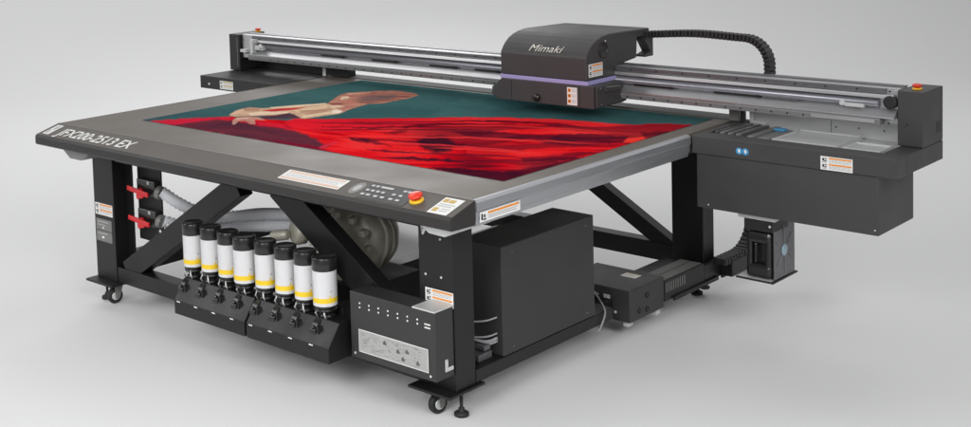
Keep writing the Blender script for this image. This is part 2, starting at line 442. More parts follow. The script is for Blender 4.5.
# emergency buttons
def estop(c, n, parent, s=1.0, square=True):
    bm = NB(); lathe(bm, c, n, [(.030*s, 0), (.031*s, .004*s), (.028*s, .009*s), (.022*s, .0105*s)], 26)
    b = obj('emergency_button', bm, 'brass', parent)
    bm = NB(); c2 = Vector(c)+Vector(n).normalized()*.0107*s
    lathe(bm, c2, n, [(.017*s, 0), (.018*s, .005*s), (.026*s, .007*s), (.030*s, .012*s), (.029*s, .019*s), (.020*s, .0235*s), (.001, .025*s)], 26)
    obj('button_head', bm, 'red', b)
    return b
estop(onb(2.375, .080, .0002), nrm, bezel, 1.0)
bm = NB(); panel_mesh(bm, onb(2.478, .018), (1, 0, 0), down, .098, .122, [(.08, .08, .35, .3, 1), (.4, .1, .7, .3, 1), (.1, .4, .9, .45, 2), (.1, .52, .8, .57, 2), (.1, .66, .35, .9, 1), (.45, .68, .9, .72, 2), (.45, .8, .85, .84, 2)])
M['mustard'] = mat('mustard_print', (0.55, 0.38, 0.10), .5)
obj('caution_sticker', bm, ['white', 'mustard', 'greyprint'], bezel)

# ---- cabinet, power unit, duct
bm = NB(); box(bm, 2.165, 2.398, .10, .785, .1915, .667, bev=.004)
cab = obj('control_cabinet', bm, 'cabinet', ROOT)
bm = NB()
for (y, z) in ((.17, .22), (.72, .22), (.17, .63), (.72, .63)): lathe(bm, (2.398, y, z), (1, 0, 0), [(.005, 0), (.004, .003), (.001, .004)], 10)
parts('screw', bm, 'rail_dark', cab)
bm = NB()
for k, (z, dz) in enumerate(((.24, .04), (.262, .0), (.285, -.03), (.30, .05), (.225, .02))):
    tube(bm, smooth_path([(2.17, -.06, z), (2.25, .0, z+dz*.5+.01), (2.34, .05, z+dz), (2.37, .095, z+dz+.01)], 6), .0042, 8)
parts('cable_bundle', bm, 'cable', ROOT)
quicks('connector_block', 'rail_dark', ROOT, (2.24, 2.36, -.02, .07, .1915, .222), (2.28, 2.36, .02, .06, .23, .25))
bm = NB(); box(bm, 2.03, 2.425, 1.035, 1.345, .088, .245, bev=.004)
pu = obj('power_unit', bm, 'cabinet', ROOT)
bm = NB()
for (x, z, sx, sz) in ((2.10, .17, .02, .02), (2.28, .19, .035, .018), (2.285, .15, .03, .02), (2.34, .125, .012, .012), (2.17, .13, .01, .01)):
    box(bm, x, x+sx, 1.029, 1.034, z, z+sz, bev=.001)
parts('connector', bm, 'steel', pu)
bm = NB()
for (y, z) in ((1.12, .13), (1.19, .19), (1.19, .12)): lathe(bm, (2.425, y, z), (1, 0, 0), [(.014, 0), (.012, .006), (.004, .007)], 14)
parts('knob', bm, 'rubber', pu)
sticker('paper_sticker', pu, (2.25, 1.285, .2455), (1, 0, 0), (0, -1, 0), .085, .06, [(.1, .1, .9, .2, 1), (.1, .35, .7, .42, 1), (.1, .6, .8, .66, 1)], ['white', 'mustard'])
quicks('unit_foot', 'steel', pu, (2.37, 2.40, 1.06, 1.10, .060, .0875), (2.38, 2.41, 1.29, 1.33, .060, .0875), bev=.001)
quick('mounting_bracket', 'frame', ROOT, (2.20, 2.33, .80, 1.034, .14, .185), bev=.002)
# power lead
bm = NB(); tube(bm, smooth_path([(2.25, 1.03, .20), (2.26, .98, .225), (2.33, .92, .22), (2.403, .86, .19), (2.406, .82, .13), (2.40, .80, .11)], 8), .0042, 8)
obj('power_lead', bm, 'cable', pu)
# duct with ladder slots
bm = NB(); box(bm, 2.21, 2.428, 1.346, 1.735, .115, .220, bev=.003); box(bm, 2.399, 2.428, 1.736, 1.91, .115, .205, bev=.002); box(bm, 2.399, 2.490, 1.911, 2.08, .115, .200, bev=.003); box(bm, 2.4285, 2.440, 1.42, 1.86, .105, .125, bev=.001); box(bm, 2.4285, 2.442, 1.90, 2.02, .105, .130, bev=.001)
duct = obj('cable_duct', bm, 'frame', ROOT)
bm = NB()
for k in range(34):
    y = 1.360 + k*.0215
    zt_ = .2203 if y < 1.725 else .2003
    if y < 1.725:
        box(bm, 2.300, 2.355, y, y+.008, zt_, zt_+.005, bev=.0); box(bm, 2.363, 2.420, y, y+.008, zt_, zt_+.005, bev=.0)
    elif y > 1.915:
        if y < 1.94: obj('duct_rib', bm, 'steel_dark', duct); bm = NB()
        box(bm, 2.404, 2.485, y, y+.008, zt_, zt_+.006, bev=.0)
obj('duct_rib', bm, 'steel_dark', duct)
bm = NB()
for k in range(9): box(bm, 2.4283, 2.4300, 1.360+k*.0215, 1.366+k*.0215, .160, .208, bev=.0)
obj('vent', bm, 'steel_dark', duct)
bm = NB(); lathe(bm, (2.425, 1.74, .085), (0, 0, 1), [(.022, 0), (.026, .003), (.026, .012), (.01, .016), (.008, .034)], 18)
obj('levelling_foot', bm, 'rubber', duct)
# lower cable chain rising to the gantry
bm = NB()
path = [Vector((2.450, 1.85, .205)), Vector((2.450, 2.0, .205))] + [Vector((2.450, 2.03+.20*math.sin(a), .205+.20-.20*math.cos(a))) for a in [math.radians(k*9) for k in range(0, 21)]] + [Vector((2.450, 1.8, .605))]
path = resample(path, .030)
for a, b in zip(path, path[1:]):
    t = (b-a); bar(bm, a - t*.1, b + t*.1, .030, (1, 0, 0), .066, bev=0)
    bar(bm, a + t*.2, b - t*.2, .037, (1, 0, 0), .072, bev=.002)
obj('cable_chain', bm, 'chain', ROOT)

# ---- ink supply station and electrical panel
bm = NB()
for (x0, x1) in ((.785, 1.308), (1.322, 1.862)):
    prism(bm, [(-.42, .182), (-.42, .250), (-.40, .278), (-.350, .345), (-.27, .345), (-.27, .182)], 'x', x0, x1, bev=.003)
rack = obj('ink_rack', bm, 'frame', ROOT)
quicks('rack_bracket', 'frame', ROOT, (.82, 1.84, -.268, -.207, .19, .30), (.86, .92, -.268, -.17, .30, .38), (1.74, 1.80, -.268, -.17, .30, .38))
bm = NB(); bs = NB(); ds = NB()
PITCH = .1335; XB0 = .818
for i in range(8):
    x = XB0 + i*PITCH
    # dark lock blocks on the slanted face
    bm = NB()
    prism(bm, [(-.398, .282), (-.395, .302), (-.374, .328), (-.352, .343), (-.37, .300)], 'x', x-.034, x+.004, bev=.004)
    lathe(bm, (x-.015, -.392, .314), (0, -.80, .55), [(.010, 0), (.009, .004), (.003, .005)], 14)
    box(bm, x+.016, x+.022, -.396, -.36, .290, .322, bev=.002)
    lathe(bm, (x, -.315, .3455), (0, 0, 1), [(.036, 0), (.036, .010), (.028, .012), (.028, .030)], 18)
    obj('bottle_socket', bm, 'cap', rack)
    panel_mesh(bs, (x-.012, -.4202, .248), (1, 0, 0), (0, 0, -1), .024, .005, [], .001)
    for s in (-1, 1):
        tube(ds, [Vector((x+s*.025, -.350, .347)), Vector((x+s*.028, -.360, .365)), Vector((x+s*.02, -.354, .388))], .004, 6)
parts('slot_mark', bs, 'white', rack); parts('tube_fitting', ds, 'steel', rack)
for i in range(8):
    x = XB0 + i*PITCH; y = -.315 + (.0, .004, .0, -.012, .0, .003, .0, -.010)[i]
    words = ['leftmost', 'second from left', 'third from left', 'fourth from left', 'fourth from right', 'third from right', 'second from right', 'rightmost'][i]
    t = thing('ink_bottle', words + ' of the eight white ink bottles with black caps in the rack', 'ink bottle', (x, y, .368), 'ink bottles standing in the rack under the table')
    rb = .0500 * (1.06 if i in (3, 7) else 1.0)
    bm = NB(); lathe(bm, (x, y, .368), (0, 0, 1), [(.026, 0), (.028, .006), (rb-.010, .008), (rb-.003, .012), (rb-.003, .019), (rb-.009, .020), (rb-.009, .023), (rb-.003, .024), (rb-.003, .030), (rb-.004, .0365), (rb-.004, .0375), (rb, .038), (rb, .196), (rb-.002, .198), (rb-.006, .200)], 30)
    for f in bm.faces: f.smooth = True
    obj('bottle_body', bm, 'cap', t)
    z0 = .404
    bm = NB()
    a0 = math.radians(-200 + random.uniform(-6, 6)); a1 = a0 + math.radians(335); K = 48
    def ring(z, rr): return [bm.verts.new((x+rr*math.cos(a0+(a1-a0)*k/K), y+rr*math.sin(a0+(a1-a0)*k/K), z)) for k in range(K+1)]
    zz = [(z0, 0), (z0+.014, 1), (z0+.036, 0), (z0+.155, 0)]
    rgs = [ring(z, rb+.0006) for z, _ in zz]
    for q, (A, B) in enumerate(zip(rgs, rgs[1:])):
        for k in range(K):
            f = bm.faces.new((A[k], A[k+1], B[k+1], B[k])); f.smooth = True; f.material_index = zz[q][1]
    # small print: rows of ticks
    R_ = random.Random(20+i)
    def tick(ang, dz, w_, h_, mi):
        aa = math.radians(ang); rr = rb+.0011; bb = w_/rb/2
        vs = [bm.verts.new((x+rr*math.cos(aa+s*bb), y+rr*math.sin(aa+s*bb), z)) for s, z in ((-1, dz), (1, dz), (1, dz+h_), (-1, dz+h_))]
        f = bm.faces.new(vs); f.material_index = mi
    for rr_i in range(7):
        zz_ = z0+.145-rr_i*.012
        for ang in range(-98, -40, 12):
            if ang < -80 and R_.random() < .8: tick(ang, zz_, .007, .0015, 2)
    for k_ in range(9): tick(-112, z0+.040+k_*.008, .0022, .004, 3)
    tick(-14, z0+.060, .007, .010, 2); tick(-20, z0+.036, .006, .012, 1)
    obj('bottle_label', bm, ['label', 'yellow', 'greyprint', 'black'], t)
    bm = NB()
    lathe(bm, (x, y, .5575), (0, 0, 1), [(rb+.0012, 0), (rb+.0022, .003), (rb+.0022, .054), (rb, .058), (rb-.006, .060), (rb-.008, .0585), (.001, .0585)], 36)
    obj('bottle_cap', bm, 'cap', t)
# electrical panel
bm = NB(); box(bm, 1.905, 2.39, -.325, -.2125, .205, .492, bev=.004)
ep = obj('electrical_panel', bm, 'cabinet', ROOT)
rc = []
R_ = random.Random(9)
for _ in range(150):
    xx = R_.uniform(.03, .9); yy = R_.uniform(.08, .9); rc.append((xx, yy, xx+R_.uniform(.01, .06), yy+R_.uniform(.006, .012), 1))
for (cx_, cy_) in ((.36, .25), (.55, .45), (.68, .35), (.83, .7), (.62, .72)): rc += [(cx_, cy_, cx_+.05, cy_+.12, 1), (cx_+.015, cy_-.06, cx_+.03, cy_, 2)]
rc += [(0, 0, 1, .03, 3), (0, .97, 1, 1, 3), (0, .03, .006, .97, 3), (.994, .03, 1, .97, 3)]
sticker('instruction_plate', ep, (1.955, -.3255, .335), (1, 0, 0), (0, 0, -1), .395, .098, rc, ['plate_print', 'rail_dark', 'black', 'white'])
bm = NB()
for k in range(7):
    x = 1.965+k*.055
    for dz in (0, .018): lathe(bm, (x, -.3255, .448-dz), (0, -1, 0), [(.0042, 0), (.004, .002), (.001, .003)], 10)
for dz in (0, .014): box(bm, 2.335, 2.365, -.328, -.3255, .436-dz, .441-dz, bev=0)
parts('indicator_light', bm, 'white', ep)
quick('panel_shelf', 'steel', ep, (2.27, 2.392, -.33, -.213, .4925, .499), bev=.001)
quicks('latch', 'steel', ep, (2.3905, 2.397, -.272, -.258, .235, .285), (2.3905, 2.397, -.258, -.225, .235, .25), bev=.001)
bm = NB()
for x in (1.93, 2.36):
    lathe(bm, (x, -.3255, .225), (0, -1, 0), [(.006, 0), (.005, .003), (.001, .004)], 10)
parts('screw', bm, 'steel', ep)

# ---- valves, hoses, blower
quick('valve_plate', 'frame', ROOT, (.06, .27, -.095, -.085, .36, .775), bev=.002)
quicks('valve_block', 'cap', ROOT, (.10, .26, -.13, -.0955, .615, .70), (.10, .26, -.13, -.0955, .45, .54), bev=.005)
for z in (.640, .480):
    bm = NB()
    lathe(bm, (.150, -.132, z), (0, -1, 0), [(.017, 0), (.017, .018), (.012, .022)], 14)
    bar(bm, (.055, -.158, z+.010), (.24, -.158, z-.008), .026, (0, 1, 0), .012, bev=.004)
    bar(bm, (.13, -.152, z-.030), (.19, -.152, z-.014), .030, (0, 1, 0), .012, bev=.004)
    obj('valve_handle', bm, 'handle', ROOT)
bm = NB()
for z in (.685, .525):
    panel_mesh(bm, (.195, -.1305, z+.012), (1, 0, 0), (0, 0, -1), .020, .018, [], .001)
parts('valve_number', bm, 'greyprint', ROOT)
def hose(pts, rad=.033, name='suction_hose'):
    p = resample(smooth_path(pts, 16), .013); bm = NB(); tube(bm, p, rad, 14, corr=.2)
    return obj(name, bm, 'hose', ROOT)
hose([(.285, -.10, .645), (.36, -.04, .58), (.42, .08, .505), (.52, .19, .49), (.72, .21, .53), (1.03, .21, .575), (1.32, .22, .63)], .034)
hose([(.285, -.10, .49), (.33, .0, .445), (.32, .13, .415), (.42, .20, .425), (.70, .22, .465), (1.03, .22, .515), (1.28, .24, .55)], .034)
hose([(.90, .45, .52), (1.12, .42, .60), (1.33, .42, .69), (1.55, .5, .74), (1.8, .6, .76)])
bm = NB()
for z in (.645, .49): lathe(bm, (.262, -.112, z), (.85, .25, -.2), [(.036, 0), (.037, .02), (.034, .03)], 18)
parts('hose_collar', bm, 'steel_dark', ROOT)
bm = NB()
lathe(bm, (1.42, .16, .52), (.25, -.95, 0), [(.13, -.22), (.165, -.20), (.175, -.10), (.172, -.02), (.15, .02), (.11, .035), (.06, .03), (.03, .045)], 40)
for k in range(12):
    a = k*math.pi/6; c_ = Vector((1.44, .10, .52)) + Vector((math.cos(a)*.15*.96, math.cos(a)*.15*.25, math.sin(a)*.15))
    bar(bm, c_, c_ + Vector((.015, -.05, 0)), .03, (0, 0, 1), .028, bev=.004)
for h_ in (-.16, -.13, -.06): lathe(bm, (1.42 + .25*h_, .16 - .95*h_, .52), (.25, -.95, 0), [(.176, 0), (.186, .004), (.186, .010), (.176, .014)], 36)
lathe(bm, (1.50, -.02, .55), (.25, -.95, 0), [(.05, -.05), (.06, -.02), (.06, .02), (.04, .03), (.03, .05), (.01, .052)], 18)
lathe(bm, (1.40, -.01, .50), (.1, -.95, .2), [(.04, -.05), (.045, .0), (.045, .02), (.02, .03)], 18)
lathe(bm, (1.28, .33, .50), (-.8, -.1, -.1), [(.05, 0), (.055, .03), (.04, .07)], 18)
from mathutils import noise as mn
for v in bm.verts:
    q_ = mn.noise_vector(v.co*14.0)*.010; v.co += q_
blower = obj('suction_blower', bm, 'cast', ROOT)
quick('blower_base', 'frame', ROOT, (1.22, 1.62, .05, .45, .205, .345), bev=.004)
bm = NB(); lathe(bm, (1.16, .04, .54), (-.3, -.95, 0), [(.05, -.06), (.06, -.05), (.06, 0), (.045, .01), (.02, .012)], 20)
lathe(bm, (1.06, -.02, .52), (1, .3, .2), [(.02, 0), (.026, .01), (.026, .09), (.015, .1)], 14)
obj('pressure_regulator', bm, 'cast', ROOT)

# ---- gantry beam
beam_bm = NB(); box(beam_bm, -1.05, 3.486, 1.602, 1.70, 1.076, 1.236, bev=.003)
beam = obj('gantry_beam', beam_bm, 'alu_x', ROOT)
bm = NB(); box(bm, -1.05, 3.486, 1.650, 1.704, 1.2365, 1.240, bev=0)
obj('top_cover_plate', bm, 'rail_dark', beam)
def strip(name, pts, x0, x1, mname):
    bm = NB(); prism(bm, pts, 'x', x0, x1); return obj(name, bm, mname, beam)
strip('top_strip', [(1.588, 1.214), (1.601, 1.214), (1.601, 1.234), (1.588, 1.234)], -.93, 3.43, 'rail_dark')
strip('linear_rail', [(1.575, 1.193), (1.601, 1.193), (1.601, 1.209), (1.578, 1.209)], -.93, 3.47, 'alu_x')
tubepts = [(1.601, 1.186)] + [(1.601-.030*math.cos(a), 1.166+.020*math.sin(a)) for a in [math.radians(k*15) for k in range(5, -6, -1)]] + [(1.601, 1.146)]
bm = NB(); prism(bm, tubepts, 'x', -.93, 3.40)
for f in bm.faces: f.smooth = True
obj('drive_tube', bm, 'rail_mid', beam)
strip('ledge', [(1.601, 1.142), (1.585, 1.142), (1.548, 1.112), (1.548, 1.106), (1.601, 1.106)], -.96, 3.484, 'alu_x')
strip('lower_rail', [(1.546, 1.0955), (1.546, 1.104), (1.601, 1.104), (1.601, 1.074), (1.552, 1.074)], -.93, 3.42, 'rail_light')
strip('lower_rail_cap', [(1.545, 1.098), (1.540, 1.098), (1.540, 1.082), (1.545, 1.082)], 3.10, 3.40, 'alu_x')
bm = NB()
for k in range(54): lathe(bm, (-.70+k*.080, 1.5495, 1.087), (0, -1, .25), [(.0048, 0), (.0048, .0030), (.001, .0032)], 8)
for k in range(28): lathe(bm, (-.60+k*.15, 1.588, 1.224), (0, -1, 0), [(.0045, 0), (.0045, .002), (.001, .0022)], 8)
parts('rail_screw', bm, 'black', beam)
bm = NB()
for (a, b) in ((-.24, -.06), (.22, .40), (.70, .88), (1.05, 1.20), (2.12, 2.32), (2.58, 2.80)):
    box(bm, a, b, 1.578, 1.60, 1.1435, 1.1515, bev=.001); box(bm, b+.005, b+.03, 1.576, 1.59, 1.1425, 1.149, bev=.001)
parts('rail_slot', bm, 'black', beam)
bm = NB(); box(bm, 2.84, 3.02, 1.578, 1.60, 1.1435, 1.1525, bev=.001)
parts('rail_slot', bm, 'rail_dark', beam)
bm = NB(); lathe(bm, (3.455, 1.60, 1.176), (0, -1, 0), [(.030, 0), (.030, .028), (.022, .030)], 20)
parts('end_pulley', bm, 'rubber', beam)
bm = NB(); box(bm, 3.25, 3.34, 1.562, 1.60, 1.142, 1.16, bev=.004); lathe(bm, (3.24, 1.60, 1.158), (0, -1, 0), [(.013, 0), (.013, .04), (.01, .042)], 14)
obj('belt_clamp', bm, 'steel', beam); bm = NB()
box(bm, -.90, -.87, 1.54, 1.60, 1.12, 1.215, bev=.003); box(bm, -.86, -.78, 1.55, 1.60, 1.145, 1.175, bev=.003); lathe(bm, (-.80, 1.56, 1.17), (0, -1, 0), [(.018, 0), (.018, .015), (.01, .018)], 14)
box(bm, -.99, -.93, 1.53, 1.60, 1.125, 1.145, bev=.002)
obj('belt_clamp', bm, 'steel', beam)
# end covers
bm = NB(); box(bm, 3.487, 3.600, 1.578, 1.813, ZT+.001, 1.233, bev=.004)
ec = obj('end_cover', bm, 'charcoal', ROOT)
estop((3.545, 1.655, 1.233), (0, 0, 1), ec, .72)
bm = NB()
for k in range(6): box(bm, 3.6003, 3.602, 1.735, 1.79, 1.03+k*.009, 1.034+k*.009, bev=0)
obj('vent', bm, 'fascia', ec)
bm = NB(); box(bm, -1.163, -1.055, 1.578, 1.813, ZT+.001, 1.236, bev=.004)
ec2 = obj('end_cover', bm, 'cover_black', ROOT)
estop((-1.08, 1.775, 1.236), (0, 0, 1), ec2, .72)
bm = NB(); box(bm, -1.080, -1.072, 1.5765, 1.5785, 1.01, 1.21, bev=0)
obj('seam', bm, 'rail_dark', ec2)

# ---- right capping station
bm = NB()
box(bm, 2.622, 3.600, 1.291, 1.395, .898, ZT, bev=.004)
box(bm, 3.497, 3.600, 1.3955, 1.813, .898, ZT-.0005, bev=.003)
box(bm, 2.622, 2.655, 1.3955, 1.813, .898, ZT-.0005, bev=.003)
box(bm, 2.6555, 3.4965, 1.3955, 1.813, .900, .955, bev=.0)
st = obj('capping_station', bm, 'charcoal', ROOT)
quick('station_floor', 'steel', st, (2.656, 3.496, 1.3965, 1.744, .9555, .962), bev=0)
quicks('tray', 'steel', st, (2.97, 3.28, 1.41, 1.70, .9625, .976), (3.31, 3.48, 1.405, 1.56, .9625, .976), bev=.004)
bm = NB()
for k in range(4): box(bm, 2.675+k*.042, 2.687+k*.042, 1.42, 1.70, .9625, .988, bev=.002)
parts('wiper_blade', bm, 'rail_dark', st)
bm = NB()
for k in range(3): box(bm, 2.691+k*.042, 2.713+k*.042, 1.43, 1.70, .9625, .984, bev=.002)
box(bm, 2.845, 2.875, 1.41, 1.70, .9625, .986, bev=.003); box(bm, 2.90, 2.955, 1.41, 1.66, .9625, .984, bev=.003)
parts('cap_unit', bm, 'steel_dark', st)
bm = NB()
for (x0, x1, y0, y1) in ((2.97, 3.28, 1.41, 1.70), (3.31, 3.48, 1.405, 1.56)):
    for q_ in ((x0, x1, y0, y0+.008), (x0, x1, y1-.008, y1), (x0, x0+.008, y0+.008, y1-.008), (x1-.008, x1, y0+.008, y1-.008)): box(bm, *q_, .9765, .9855, bev=.001)
parts('tray_rim', bm, 'steel', st)
quick('blue_clip', 'blue', st, (2.885, 2.94, 1.60, 1.64, .9845, .994), bev=.003)
quick('back_plate', 'steel', st, (2.69, 3.486, 1.745, 1.760, .9625, 1.073), bev=.001)
bm = NB()
for (x, z) in ((3.02, 1.045), (3.13, 1.005), (3.30, 1.05), (3.24, 1.01), (3.36, 1.01), (3.43, 1.05)): lathe(bm, (x, 1.745, z), (0, -1, 0), [(.005, 0), (.004, .002), (.001, .003)], 8)
box(bm, 3.105, 3.108, 1.7435, 1.7448, .965, 1.072, bev=0); box(bm, 3.455, 3.461, 1.7435, 1.7448, .965, 1.072, bev=0)
parts('plate_seam', bm, 'rail_dark', st)
quicks('white_guide', 'white', st, (2.83, 2.90, 1.735, 1.7445, 1.045, 1.052), (2.70, 2.78, 1.735, 1.7445, .985, .992), (2.690, 2.712, 1.733, 1.7445, .99, 1.07), bev=.001)
quick('gantry_post', 'steel_dark', ROOT, (2.585, 2.640, 1.72, 1.79, .9855, 1.075), bev=.002)
quick('dark_fitting', 'cover_black', st, (2.658, 2.672, 1.70, 1.735, .985, 1.055), bev=.002)
sticker('warning_sticker', st, (3.262, 1.2905, .961), (1, 0, 0), (0, 0, -1), .145, .060, warning_rects(seed=3), WM)
bm = NB()
for x in (2.868, 2.900):
    lathe(bm, (x, 1.2908, .935), (0, -1, 0), [(.0165, 0), (.0165, .0008), (.015, .001)], 24, mi=0)
    panel_mesh(bm, (x-.006, 1.2896, .943), (1, 0, .25), (.25, 0, -1), .010, .016, [], .0008)
for f in bm.faces:
    if len(f.verts) == 4 and f.calc_area() > .00012 and abs(f.normal.y) > .9: f.material_index = 1
obj('round_sticker', bm, ['blue', 'white'], st)
bm = NB(); box(bm, 2.64, 3.516, 1.302, 1.689, .636, .8975, bev=.004)
lb = obj('lower_housing', bm, 'charcoal', ROOT)
bm = NB(); lathe(bm, (3.50, 1.3018, .66), (0, -1, 0), [(.004, 0), (.004, .002), (.001, .003)], 8); lathe(bm, (2.70, 1.3018, .655), (0, -1, 0), [(.004, 0), (.004, .002), (.001, .003)], 8)
parts('screw', bm, 'steel', lb)
# tray for the waste jug
bm = NB(); box(bm, 2.835, 3.02, 1.335, 1.60, .612, .6355, bev=.001)
tr = obj('jug_hanger', bm, 'steel', ROOT)
quick('hanger_box', 'cover_black', tr, (2.86, 3.005, 1.345, 1.50, .556, .6115), bev=.003)
quick('hanger_side', 'rail_dark', tr, (3.000, 3.004, 1.36, 1.565, .330, .6115), bev=0)
bm = NB(); box(bm, 2.820, 3.010, 1.335, 1.585, .318, .326, bev=.001)
obj('jug_tray', bm, 'cover_black', tr)
quick('tray_liner', 'steel', tr, (2.828, 2.998, 1.342, 1.575, .3263, .3285), bev=0)
bm = NB(); lathe(bm, (2.99, 1.3445, .585), (0, -1, 0), [(.007, 0), (.006, .003), (.001, .004)], 10)
parts('bolt', bm, 'steel', tr)
t = thing('waste_ink_jug', 'black plastic waste jug with moulded handle on the tray under the right housing', 'jug', (2.95, 1.46, .329))
bm = NB()
box(bm, 2.865, 2.895, 1.354, 1.548, .340, .540, bev=.012); box(bm, 2.862, 2.994, 1.350, 1.552, .3295, .398, bev=.018)
box(bm, 2.862, 2.994, 1.350, 1.552, .494, .550, bev=.020); box(bm, 2.955, 2.992, 1.353, 1.549, .340, .540, bev=.014); box(bm, 2.885, 2.97, 1.385, 1.54, .37, .52, bev=.006)
lathe(bm, (2.93, 1.44, .548), (0, 0, 1), [(.028, 0), (.028, .007)], 20)
obj('jug_body', bm, 'cap', t)
bm = NB(); bar(bm, (2.912, 1.362, .40), (2.912, 1.362, .495), .014, (0, 1, 0), .018, bev=.006)
obj('jug_handle', bm, 'cap', t)
bm = NB(); lathe(bm, (3.0045, 1.46, .455), (1, 0, 0), [(.028, 0), (.028, .003), (.02, .005), (.001, .006)], 24)
obj('round_badge', bm, 'badge', tr)
bm = NB()
for a in range(6):
    an = math.radians(a*60+35); p = Vector((3.0055, 1.46+.034*math.cos(an), .455+.034*math.sin(an))); q = Vector((3.0055, 1.46+.085*math.cos(an), max(.336, .455+.12*math.sin(an))))
    bar(bm, p, q, .004, (1, 0, 0), .003, bev=0)
parts('guard_spoke', bm, 'steel_dark', tr)

# ---- left station
bm = NB(); box(bm, -1.138, -.345, 1.291, 1.85, .898, ZT-.0005, bev=.004)
ls = obj('left_station', bm, 'cover_black', ROOT)
sticker('warning_sticker', ls, (-.925, 1.2905, .963), (1, 0, 0), (0, 0, -1), .135, .055, warning_rects(seed=6), ['white', 'mustard', 'black', 'greyprint'])
bm = NB(); lathe(bm, (-1.04, 1.2908, .932), (0, -1, 0), [(.009, 0), (.008, .004), (.001, .005)], 12)
lathe(bm, (-.42, 1.2908, .955), (0, -1, 0), [(.005, 0), (.004, .004), (.001, .005)], 12)
parts('screw', bm, 'steel', ls)
quick('back_panel', 'cover_black', ls, (-1.05, -.377, 1.76, 1.775, ZT, 1.0745), bev=.001)
quick('white_edge', 'white', ls, (-.372, -.346, 1.716, 1.724, ZT, 1.073), bev=.001)
quick('gantry_post', 'cover_black', ROOT, (-.343, -.135, 1.72, 1.79, .9912, 1.075), bev=.002)

# ---- print carriage
bm = NB()
low = [(1.452, 1.1645), (1.425, 1.140), (1.386, 1.112), (1.384, 1.072), (1.425, 1.047), (2.046, 1.047), (2.046, 1.1645)]
vs0 = {}
def lowring(y, xr, zt, inset=0):
    return [bm.verts.new((min(x, xr), y, z)) for x, z in low]
prism(bm, low, 'y', 1.318, 1.600, bev=.004)
car = obj('carriage', bm, 'charcoal', ROOT)
bm = NB()
prism(bm, [(1.33, 1.16), (1.50, 1.172), (1.60, 1.125), (1.615, 1.085), (1.60, 1.055), (1.33, 1.052)], 'x', 2.0465, 2.060, bev=.003)
bar(bm, (2.058, 1.40, 1.150), (2.058, 1.545, 1.140), .034, (1, 0, 0), .016, bev=.004)
bar(bm, (2.060, 1.40, 1.132), (2.060, 1.545, 1.122), .008, (1, 0, 0), .020, bev=.002)
sc = obj('side_cover', bm, 'charcoal', car)
bm = NB()
for y, z in ((1.37, 1.065), (1.57, 1.075), (1.36, 1.15)): lathe(bm, (2.0605, y, z), (1, 0, 0), [(.005, 0), (.004, .003), (.001, .004)], 8)
bar(bm, (2.066, 1.41, 1.153), (2.066, 1.53, 1.144), .006, (1, 0, 0), .006, bev=0)
parts('screw', bm, 'steel_dark', sc)
hp = [(1.322, 1.1865), (1.322, 1.306), (1.340, 1.333), (1.362, 1.356), (1.392, 1.377), (1.43, 1.394), (1.475, 1.406), (1.535, 1.413), (1.92, 1.406), (1.92, 1.372), (1.80, 1.366), (1.79, 1.256), (1.63, 1.240), (1.61, 1.1865)]
bm = NB(); prism(bm, hp, 'x', 1.448, 2.006, bev=.006)
hood = obj('hood', bm, 'charcoal', car)
bm = NB(); box(bm, 1.446, 2.012, 1.318, 1.612, 1.165, 1.186, bev=.002)
obj('violet_trim', bm, 'violet', car)
# seam where the front panel folds to the side
bm = NB(); box(bm, 1.962, 1.964, 1.3165, 1.3176, 1.05, 1.16, bev=0); box(bm, 1.52, 1.522, 1.3165, 1.3176, 1.05, 1.16, bev=0)
parts('panel_seam', bm, 'fascia', car)
bm = NB()
prism(bm, [(1.88, 1.365), (1.955, 1.365), (1.955, 1.25), (1.875, 1.25), (1.875, 1.262), (1.93, 1.275), (1.88, 1.34)], 'x', 1.95, 2.006, bev=.0)
obj('chain_bracket', bm, 'charcoal', car)
# lettering wraps the curved front of the hood
arc = [Vector(p) for p in hp[1:7]]
def on_arc(s):
    for a, b in zip(arc, arc[1:]):
        L = (b-a).length
        if s <= L:
            t_ = (b-a)/L; p = a+t_*s; nn = Vector((-t_.y, t_.x)); return p, nn
        s -= L
    return arc[-1], Vector((-.2, 1))
bm = text_bm('Mimaki', .060, shear=.28, extrude=.0, spacing=1.02, bold=.0)
xs = [v.co.x for v in bm.verts]; L = max(xs)-min(xs); x_0 = min(xs)
bmesh.ops.triangulate(bm, faces=bm.faces); bmesh.ops.subdivide_edges(bm, edges=bm.edges, cuts=2)
for v in bm.verts:
    p, nn = on_arc(.018 + v.co.y); v.co = Vector((1.632 + (v.co.x-x_0)*.215/L, p.x+nn.x*.0028, p.y+nn.y*.0028))
obj('maker_lettering', bm, 'logo', hood)
bm = NB(); lathe(bm, (2.0065, 1.475, 1.335), (1, 0, 0), [(.045, 0), (.045, .002), (.038, .003), (.038, .0015), (.001, .0015)], 30)
obj('round_vent', bm, 'fascia', hood)
bm = NB(); lathe(bm, (2.0085, 1.49, 1.378), (1, 0, 0), [(.006, 0), (.005, .003), (.001, .004)], 10)
parts('screw', bm, 'steel', hood)
sticker('warning_sticker', hood, (2.0065, 1.338, 1.272), (0, 1, 0), (0, 0, -1), .125, .068, warning_rects(seed=8), WM)
rc = []
for k in range(3): rc += [(.08, .07+k*.31, .38, .27+k*.31, 1), (.16, .12+k*.31, .28, .22+k*.31, 2)] + [(.46, .07+k*.31+j*.055, .92, .09+k*.31+j*.055, 3) for j in range(4)]
sticker('caution_sticker', car, (1.885, 1.3175, 1.150), (1, 0, 0), (0, 0, -1), .062, .092, rc, ['white', 'orange', 'black', 'greyprint'])
bm = NB(); lathe(bm, (1.69, 1.3178, 1.078), (0, -1, 0), [(.021, 0), (.021, .010), (.017, .016), (.004, .018)], 20)
parts('knob', bm, 'cap', car)
